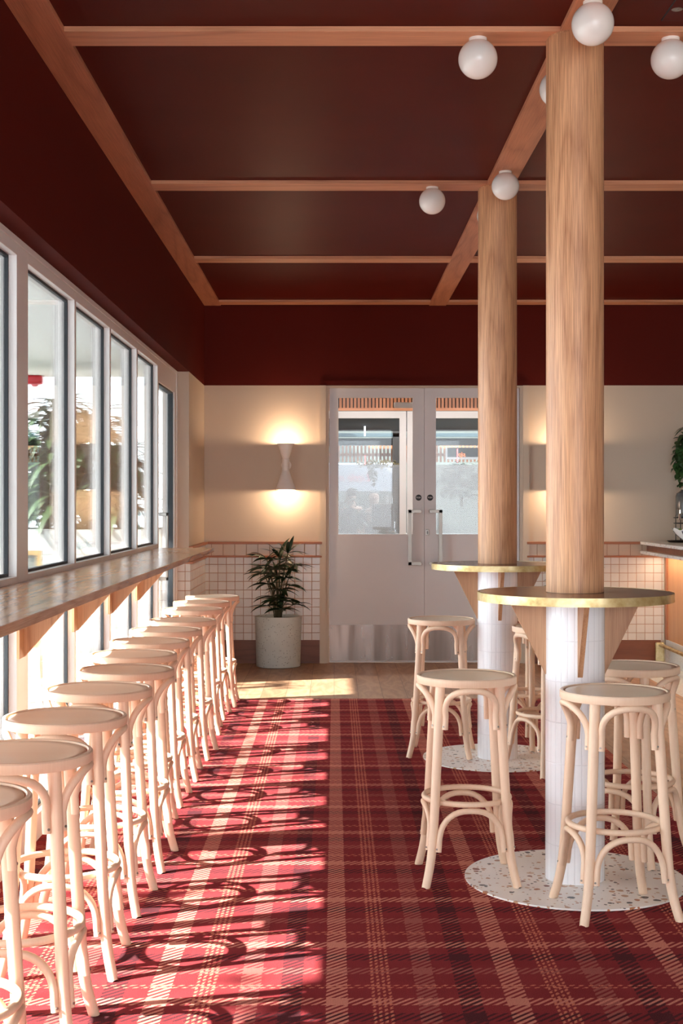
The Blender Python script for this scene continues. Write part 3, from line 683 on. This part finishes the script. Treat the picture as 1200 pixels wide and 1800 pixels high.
# ------------------------------------------------------------------ potted palms
def palm(x, y, label, mir=1):
    t = thing('potted_palm', label, 'plant', (x, y, -0.002))
    obj('pot', lathe([(0.183, 0), (0.192, 0.006), (0.203, 0.425), (0.203, 0.44), (0.186, 0.44), (0.184, 0.40)], 64, cap=True), POT, t, True)
    obj('soil', lathe([(0.0, 0.402), (0.186, 0.405)], 40, cap=False), SOIL, t)
    px = 11.93/2400
    fans = [(540, 350, 8), (640, 310, 7), (420, 370, 8), (520, 540, 9), (690, 445, 7), (430, 630, 6), (650, 655, 6), (480, 765, 6), (440, 865, 6), (560, 895, 7), (690, 850, 6), (380, 530, 7), (610, 570, 7), (560, 700, 5), (500, 460, 7), (560, 380, 7), (470, 560, 8), (600, 490, 8), (520, 800, 7), (400, 470, 6), (620, 820, 6)]
    st = bmesh.new()
    for i, (fx, fy, nl) in enumerate(fans):
        X = ((fx/6+400)-489)*px*mir; Z = CAMZ-((fy/6+920)-885)*px+0.002; Yd = random.uniform(-0.16, 0.02)
        base = Vector((X*0.12+random.uniform(-.03, .03), random.uniform(-.03, .03), 0.40))
        tip = Vector((X, Yd, Z)); mid = (base+tip)*0.5+Vector((-(X)*0.18, 0, 0.03))
        tube(smoothpts([base, mid, tip], 2), 0.0035 if Z < 0.8 else 0.0045, 6, st)
        fb = bmesh.new(); out = Vector((X, Yd, 0.02)).normalized()
        yaw = math.atan2(out.y, out.x)
        for k_ in range(nl):
            a = 2*PI*(k_+random.uniform(-.25, .25))/nl
            leafblade(fb, tip, (math.cos(a)+(.25 if X > 0 else -.25), math.sin(a)*.45-.3, (0.9 if i < 3 else 0.35)*random.uniform(.3, 1.2)), random.uniform(0.13, 0.2), random.uniform(0.03, 0.044), random.uniform(0.4, 1.1), 6, random.uniform(-.7, .7))
        obj('palm_frond', fb, LEAF, t, True)
    obj('stems', st, STEM, t, True)['label'] = 'thin green brown stems'
    tube([(0, 0, 0.39), (0.005, 0.01, 0.6), (0.01, 0, 0.82)], [0.011, 0.009, 0.006], 8)
    return t
palm(-0.487, 11.93, 'leafy lady palm in a speckled concrete pot left of the double doors')
palm(2.055, 11.93, 'leafy lady palm in a speckled pot right of the doors, hidden by the near column', -1)

# ------------------------------------------------------------------ bar stools
def make_stool():
    t = thing('bar_stool', '', 'stool')
    obj('seat_rim', lathe([(0.176, 0.735), (0.188, 0.735), (0.190, 0.738), (0.190, 0.760), (0.187, 0.764), (0.179, 0.764), (0.176, 0.760)], 72, close=True), BEECH, t, True)
    obj('seat', lathe([(0.02, 0.742), (0.172, 0.742), (0.172, 0.7585), (0.1695, 0.761), (0.15, 0.758), (0.11, 0.7555), (0.06, 0.754), (0.005, 0.7535)], 72), BEECHX, t, True, ang=60)
    def pol(r, a, z): return Vector((r*math.cos(a), r*math.sin(a), z))
    LP = [(0.156, 0.737), (0.165, 0.60), (0.181, 0.38), (0.191, 0.24), (0.201, 0.14), (0.217, 0.065), (0.239, 0.0)]
    def rleg(z):
        for (r0, z0), (r1, z1) in zip(LP[:-1], LP[1:]):
            if z1 <= z <= z0: return r1+(r0-r1)*(z-z1)/(z0-z1)
        return LP[0][0]
    for q in range(4):
        a = PI/4+q*PI/2
        pts = smoothpts([pol(r, a, z) for r, z in LP], 2); n = len(pts)
        pts[-1].z = 0.0
        lg = obj('leg', tube(pts, [0.0185-0.003*(i/n) for i in range(n)], 16), BEECH, t, True, ang=50)
        # flatten the foot to the floor
        for v in lg.data.vertices:
            if v.co.z < 0.004: v.co.z = 0.0
    obj('foot_ring', tube([pol(0.1605, 2*PI*i/64, 0.303) for i in range(64)], 0.0108, 12, closed=True), BEECH, t, True)
    for q in range(4):
        a0 = PI/4+q*PI/2; am = a0+PI/4
        for kind, (ze, za, ra, rt) in (('arch_brace', (0.575, 0.7245, 0.181, 0.0118)), ('lower_arch_brace', (0.128, 0.281, 0.163, 0.0112))):
            pts = []; hgt = za-ze-0.05
            re = rleg(ze)-0.006; off = (0.0165+rt)*0.92/re; half = PI/4-off
            for s_ in (-1, 1):
                col = []
                for j in range(4):
                    f = j/3; z = ze+0.05*f
                    col.append(pol(rleg(z)-0.006, am+s_*(PI/4-(0.0165+rt)*0.9/(rleg(z))), z))
                if s_ == -1: left = col
                else: right = col
            arc = []
            rs = rleg(ze+0.05)-0.006; h0 = PI/4-(0.0165+rt)*0.9/rleg(ze+0.05)
            for j in range(1, 16):
                ph = PI*j/16; c_ = math.cos(ph); sn = math.sin(ph)
                arc.append(pol(rs+(ra-rs)*sn, am-h0*math.copysign(abs(c_)**0.85, c_), ze+0.05+hgt*sn**0.9))
            pts = left+arc+right[::-1]
            ar = obj('arch_brace', tube(pts, rt, 12), BEECH, t, True)
            for s_ in (left, right):
                p = s_[0]+Vector((0, 0, 0.012)); n_ = Vector((p.x, p.y, 0)).normalized()
                sb_ = tube([p-n_*(rt-0.001), p-n_*(rt+0.0012)], 0.0038, 8) if False else tube([p+n_*(rt-0.001), p+n_*(rt+0.001)], 0.0036, 8)
                obj('screw', sb_, SILVER, ar)
    return t
def copy_tree(o, parent=None):
    c = o.copy(); C.objects.link(c)
    if parent: c.parent = parent; c.matrix_parent_inverse = o.matrix_parent_inverse
    for ch in list(o.children): copy_tree(ch, c)
    return c
ordn = ['farthest', 'second farthest', 'third farthest', 'fourth farthest', 'fifth farthest', 'sixth farthest', 'sixth nearest', 'fifth nearest', 'fourth nearest', 'third nearest', 'second nearest', 'nearest']
left = [(-.862, 9.68, 1), (-.885, 9.13, -2), (-.882, 8.53, 3), (-.857, 7.72, -3), (-.878, 7.13, 2), (-.882, 6.54, -1), (-.878, 5.98, 2), (-.825, 5.42, -2), (-.838, 4.86, -2.5), (-.832, 4.225, 2), (-.832, 3.62, 1), (-.868, 3.05, 2)]
stool = make_stool(); first = True
places = [(x, y, r, 'pale bentwood bar stool, %s in the row under the window bench' % ordn[i], 'bentwood stools along the window bench') for i, (x, y, r) in enumerate(left)]
places += [(.978, 4.76, 8.5, 'pale bentwood bar stool in front of the near column, its feet partly on the terrazzo', 'bentwood stools around the columns'),
           (.503, 5.19, 1, 'pale bentwood bar stool just left of the near column', 'bentwood stools around the columns'),
           (1.198, 5.50, 51, 'pale bentwood bar stool behind and right of the near column', 'bentwood stools around the columns'),
           (.607, 7.73, -8.5, 'pale bentwood bar stool left of the farther column', 'bentwood stools around the columns'),
           (1.134, 7.24, 30, 'pale bentwood bar stool half hidden between the two columns', 'bentwood stools around the columns'),
           (1.15, 8.02, -50, 'pale bentwood bar stool behind the farther column, nearly all hidden', 'bentwood stools around the columns')]
for x, y, r, lb, gp in places:
    s_ = stool if first else copy_tree(stool); first = False
    inl = any(math.hypot(x-c[0][0], y-c[0][1]) < 0.6 for c in COLS)
    s_.location = (x, y, 0.0065 if inl else 0.0005); s_.rotation_euler = (0, 0, math.radians(r)); s_['label'] = lb; s_['group'] = gp

# ------------------------------------------------------------------ bar counter
XC = 2.713
ct = thing('bar_counter', 'bar counter with double terrazzo top and wood front at the right', 'counter', (XC, 0, 0))
obj('counter_top', BX((0, 0.75, 6.5, YW-0.038, 1.057, 1.083)), TERRC, ct, bevel=0.002)
obj('lower_slab', BX((0, 0.75, 6.5, YW-0.038, 0.975, 1.001)), TERRC, ct, bevel=0.002)
obj('recess_panel', BX((0.06, 0.7, 6.55, YW-0.038, 1.001, 1.057)), BASEB, ct)
obj('front_panel', BX((0.233, 0.6, 6.6, YW-0.038, 0.215, 0.975)), PANELW, ct)
obj('end_trim', BX((0.221, 0.233, YW-0.1, YW-0.038, 0.215, 0.975)), DADO, ct)
obj('plinth', BX((0.228, 0.6, 6.6, YW-0.038, 0.0, 0.215)), TERRC, ct)
fr = thing('foot_rail', 'aged brass foot rail on flat posts along the bar', 'rail', (2.85, 0, 0))
for y in (11.95, 10.4, 8.9): obj('rail_post', BX((-0.04, 0.04, y-0.012, y+0.012, 0.0, 0.205)), BRASS, fr, bevel=0.01)
obj('rail_bar', tube([(0, 6.6, 0.185), (0, 11.95, 0.185)], 0.016, 16), BRASS, fr, True)
ls_ = thing('under_counter_light', 'warm light strip under the terrazzo counter slab', 'lamp', (XC+0.15, 0, 0.975))
obj('housing', BX((-0.012, 0.012, 6.7, YW-0.06, -0.010, -0.0005)), TRACKW, ls_); obj('diffuser', BX((-0.01, 0.01, 6.72, YW-0.08, -0.012, -0.010)), BULB, ls_)
l = bpy.data.lights.new('strip', 'AREA'); l.shape = 'RECTANGLE'; l.size = 0.02; l.size_y = 5.3; l.energy = 9; l.color = (1, 0.76, 0.52)
lo = bpy.data.objects.new('strip', l); C.objects.link(lo); lo.parent = ls_; lo.location = (0, 9.4, -0.014)
# drinks dispenser
dsp = thing('drink_dispenser', 'tall glass drink dispenser with chrome tap on a black wire stand', 'dispenser', (3.068, 11.85, 1.083))
JG = NT('dispenser_glass'); JG.set(Base_Color=S(104, 104, 104), Roughness=0.15, Transmission_Weight=0.35, IOR=1.3); JG = JG.m
obj('jar', lathe([(0.09, 0.215), (0.103, 0.225), (0.103, 0.40), (0.095, 0.425), (0.06, 0.45), (0.06, 0.462)], 40), JG, dsp, True)
obj('lid', lathe([(0.064, 0.458), (0.064, 0.488), (0.02, 0.492)], 36), CHROME, dsp, True)
bm = bmesh.new()
for a in range(4):
    q = PI/4+a*PI/2; tube([(0.118*math.cos(q), 0.118*math.sin(q), 0.016), (0.118*math.cos(q), 0.118*math.sin(q), 0.235)], 0.004, 8, bm)
for z in (0.165, 0.213): tube([(0.118*math.cos(2*PI*i/32), 0.118*math.sin(2*PI*i/32), z) for i in range(32)], 0.004, 8, bm, closed=True)
obj('wire_stand', bm, DARK, dsp, True)
bm = tube([(-0.07, -0.09, 0.245), (-0.10, -0.13, 0.245), (-0.105, -0.135, 0.195)], [0.011, 0.011, 0.009], 12)
tube([(-0.10, -0.13, 0.25), (-0.10, -0.13, 0.285), (-0.125, -0.15, 0.29)], [0.008, 0.007, 0.005], 10, bm)
obj('tap', bm, CHROME, dsp, True)
o = obj('serving_tray', lathe([(0.15, 0), (0.165, 0.014), (0.168, 0.015), (0.155, 0.004), (0.05, 0.003)], 48), DARK, None, True); o.location = (3.055, 11.84, 1.0835); tag(o, 'round black tray under the drink dispenser', 'tray')
# bowl of limes
bw = thing('scalloped_bowl', 'white scalloped footed bowl with a dark blue stripe on the counter', 'bowl', (2.915, 11.15, 1.083))
bm = bmesh.new(); seg = 64; rings = []
prof = [(0.05, 0.0), (0.048, 0.02), (0.04, 0.03), (0.08, 0.05), (0.12, 0.085), (0.155, 0.13), (0.15, 0.13), (0.115, 0.09), (0.07, 0.058), (0.01, 0.045)]
for j, (r, z) in enumerate(prof):
    row = []
    for i in range(seg):
        a = 2*PI*i/seg; f = max(0, (z-0.06)/0.07)
        row.append(bm.verts.new(((r*(1+0.05*f*math.cos(a*9)))*math.cos(a), (r*(1+0.05*f*math.cos(a*9)))*math.sin(a), z+0.009*f*math.cos(a*9))))
    rings.append(row)
for a, b_ in zip(rings[:-1], rings[1:]):
    for i in range(seg): bm.faces.new((a[i], a[(i+1) % seg], b_[(i+1) % seg], b_[i]))
bm.faces.new(rings[0]); bm.faces.new(rings[-1])
obj('bowl_body', bm, plain('glazed_white', S(236, 234, 230), 0.15), bw, True)
bm = bmesh.new()
for a in (3.9, 5.0, 2.6):
    tube([(0.075*math.cos(a), 0.075*math.sin(a), 0.043), (0.118*math.cos(a+.03), 0.118*math.sin(a+.03), 0.08), (0.146*math.cos(a+.05), 0.146*math.sin(a+.05), 0.112)], 0.0035, 6, bm)
obj('blue_stripe', bm, plain('navy_glaze', S(24, 32, 74), 0.2), bw, True)
for i, (dx, dy, dz, nm) in enumerate(((-0.02, -0.09, 0.115, 'at the front of the bowl'), (0.05, -0.05, 0.118, 'on the right of the bowl'), (-0.09, 0.0, 0.105, 'at the left rim of the bowl'), (0.0, 0.03, 0.125, 'at the back of the bowl'), (0.09, 0.03, 0.11, 'at the far right rim of the bowl'))):
    o = obj('lime', lathe([(0.001, -0.034), (0.012, -0.031), (0.024, -0.019), (0.028, 0), (0.024, 0.019), (0.011, 0.031), (0.001, 0.036)], 20), LIME, None, True)
    o.location = (2.915+dx, 11.15+dy, 1.083+dz); o.rotation_euler = (1.3, i*1.1, i); tag(o, 'green lime '+nm, 'fruit', 'limes in the scalloped bowl')
# shelf with plants
sh = thing('wall_shelf', 'small wooden wall shelf behind the bar holding plants', 'shelf', (3.35, 12.0, 1.9)); obj('board', BX((-0.27, 0.6, -0.15, 0.149, -0.03, 0)), OAKX, sh)
obj('shelf_bracket', BX((0.0, 0.02, -0.1, 0.149, -0.15, -0.03)), DARK, sh); obj('shelf_bracket', BX((0.4, 0.42, -0.1, 0.149, -0.15, -0.03)), DARK, sh)
iv = thing('trailing_plant', 'trailing ivy in a pot at the shelf edge, leaves hanging down', 'plant', (3.13, 11.90, 1.9))
obj('pot', lathe([(0.05, 0), (0.062, 0.1), (0.056, 0.1), (0.05, 0.09)], 32), POT, iv, True)
bm = bmesh.new(); vn = bmesh.new()
for j in range(7):
    a = PI*0.75+j*0.22; ex = random.uniform(.07, .15); dn = random.uniform(0.15, 0.32)
    pts = smoothpts([(0, -.02, 0.09), (ex*math.cos(a)*.6, ex*math.sin(a)*.6, 0.13), (ex*math.cos(a), ex*math.sin(a), 0.02), (ex*math.cos(a)*1.05, ex*math.sin(a)*1.05, -dn)], 2)
    tube(pts, 0.002, 5, vn)
    for p in pts[2:]:
        for _ in range(2): leafblade(bm, p, (random.uniform(-1, .6), random.uniform(-1, .3), random.uniform(-.8, .3)), random.uniform(.06, .085), random.uniform(.045, .06), 0.8, 4)
obj('leaves', bm, LEAF3, iv, True); obj('vines', vn, STEM, iv, True)
up = thing('leafy_plant', 'upright plant with pointed leaves on the wall shelf', 'plant', (3.22, 11.94, 1.9))
obj('pot', lathe([(0.05, 0), (0.065, 0.11), (0.06, 0.11), (0.05, 0.1)], 32), WHITEW, up, True)
bm = bmesh.new()
for j in range(12):
    a = j*2.4; leafblade(bm, (0, 0, 0.1), (math.cos(a)*.6, math.sin(a)*.5-.2, 1.0), random.uniform(.25, .36), 0.05, 2.0, 7)
obj('leaves', bm, LEAF3, up, True)

# ------------------------------------------------------------------ outside the windows
struct('floor', BX((-16, -1.36, -8, 34, -0.1, -0.02)), CONC, 'pale terrace paving outside the windows')
pw = obj('planter_wall', BX((-6.5, -1.42, 11.2, 11.4, -0.02, 1.205), (-6.5, -1.42, 12.1, 12.3, -0.02, 1.205)), BLOCK); tag(pw, 'low white block planter wall outside the windows', 'wall')
o = obj('planter_soil', BX((-6.5, -1.42, 11.4, 12.1, -0.02, 1.12)), SOIL); tag(o, 'dark soil filling the planter outside', 'soil')
rf = obj('terrace_roof', BX((-3.12, -1.365, -8.0, 12.75, 2.60, 2.80)), WHITEW); tag(rf, 'white terrace roof slab outside over the windows', 'roof')
def dracaena(x, y, h, label, n=4):
    t = thing('dracaena', label, 'plant', (x, y, 1.12)); sb_ = bmesh.new()
    for j in range(n):
        sx, sy = random.uniform(-.12, .12), random.uniform(-.15, .15); top = h*random.uniform(.65, 1.0); ln = Vector((sx*2, sy*1.3, top))
        tube([(sx*.4, sy*.4, 0), (sx, sy, top*.5), ln], [0.02, 0.016, 0.012], 8, sb_)
        lb = bmesh.new()
        for q in range(46):
            a = q*2.4; el = random.uniform(-.1, 1.5); base = ln-Vector((0, 0, 1))*random.uniform(0, top*.75)*(q > 12)
            leafblade(lb, base, (math.cos(a), math.sin(a), el), random.uniform(.3, .5), random.uniform(.045, .075), 1.4, 7)
        obj('leaf_rosette', lb, LEAF2, t, True)
    obj('stem', sb_, STEM, t, True)
for x, y, h, lb in ((-2.50, 11.75, 1.15, 'dracaena seen through the first window after the wide mullion'), (-2.15, 11.8, 1.1, 'dracaena outside, between first and second panes'), (-2.95, 11.75, 1.05, 'dracaena at the outer end of the planter'), (-2.3, 11.6, 0.9, 'shorter dracaena at the front of the planter'), (-2.7, 11.9, 1.0, 'dracaena at the back of the planter'), (-2.02, 11.6, 0.9, 'dracaena closest to the window wall'), (-2.08, 11.8, 1.05, 'dracaena in the planter corner by the window wall'), (-2.05, 11.65, 0.75, 'low dracaena in the planter corner by the window wall')):
    dracaena(x, y, h, lb)
rb = thing('exterior_light', 'red box light under the terrace roof edge outside', 'lamp', at(63, 664, 12.6))
obj('lamp_box', BX((-0.15, 0.075, -0.06, 0.06, -0.06, 0.0195)), plain('red_plastic', S(200, 44, 56), 0.4), rb, bevel=0.02); obj('lens', lathe([(0.03, -0.085), (0.045, -0.06)], 20), plain('red_lens', S(230, 120, 130), 0.2), rb, True)
for o in rb.children: pass
fb_ = thing('menu_board', 'timber framed notice board outside the first window', 'sign', (xx_(52, 10.6), 10.6, 0))
zt = zz(968, 10.6); obj('board_frame', BX((-0.2, -0.165, 0, 0.03, -0.02, zt), (0.06, 0.095, 0, 0.03, -0.02, zt), (-0.165, 0.06, 0, 0.03, zt-0.035, zt), (-0.165, 0.06, 0, 0.03, 0.3, 0.335)), wood('yellow_pine', S(214, 178, 120), S(180, 138, 84), 2), fb_)
obj('board_panel', BX((-0.165, 0.06, 0.01, 0.02, 0.335, zt-0.035)), plain('slate', S(110, 116, 112), 0.6), fb_)
pp_ = obj('notice', BX((-0.16, -0.03, 0.006, 0.009, 0.4, zt-0.1)), TRACKW, fb_); text_mesh('2200', 0.045, DARK, pp_, (-0.08, 0.005, zt-0.155), (PI/2, 0, 0))


# trees on the far side of the terrace; their leaves break up the low sun
def tree(x, y, label, nleaf, rx, ry, zc):
    t = thing('terrace_tree', label, 'tree', (x, y, -0.02)); bm = tube([(0, 0, 0), (.02, .03, 1.2), (.0, .0, zc)], [.06, .045, .02], 10)
    for j in range(6):
        a = j*1.05; tube([(0, 0, zc-.8), (rx*.4*math.cos(a), ry*.4*math.sin(a), zc-.3), (rx*.8*math.cos(a), ry*.8*math.sin(a), zc+.2)], [.018, .011, .005], 6, bm)
    obj('trunk', bm, BARK, t, True); lb = bmesh.new(); rn = random.Random(int(y*10))
    cl = [(rn.uniform(-rx, rx)*.85, rn.uniform(-ry, ry)*.85, rn.uniform(-.75, .75)) for _ in range(13)]
    for _ in range(nleaf):
        c_ = cl[rn.randrange(len(cl))]; p = Vector((c_[0]+rn.gauss(0, .12), c_[1]+rn.gauss(0, .13), zc+c_[2]+rn.gauss(0, .10)))
        leafblade(lb, p, (rn.uniform(-1, 1), rn.uniform(-1, 1), rn.uniform(-.5, .3)), rn.uniform(.12, .2), rn.uniform(.05, .08), .5, 3)
    obj('foliage', lb, LEAF2, t)
for y, lb in ((-0.2, 'small tree across the terrace beside the camera'), (2.1, 'small tree across the terrace opposite the nearest stools'), (4.4, 'small tree across the terrace opposite the middle stools'), (6.7, 'small tree across the terrace opposite the far stools'), (9.0, 'small tree across the terrace opposite the side door')):
    tree(-4.9, y, lb, 230, 0.6, 1.0, 2.95)
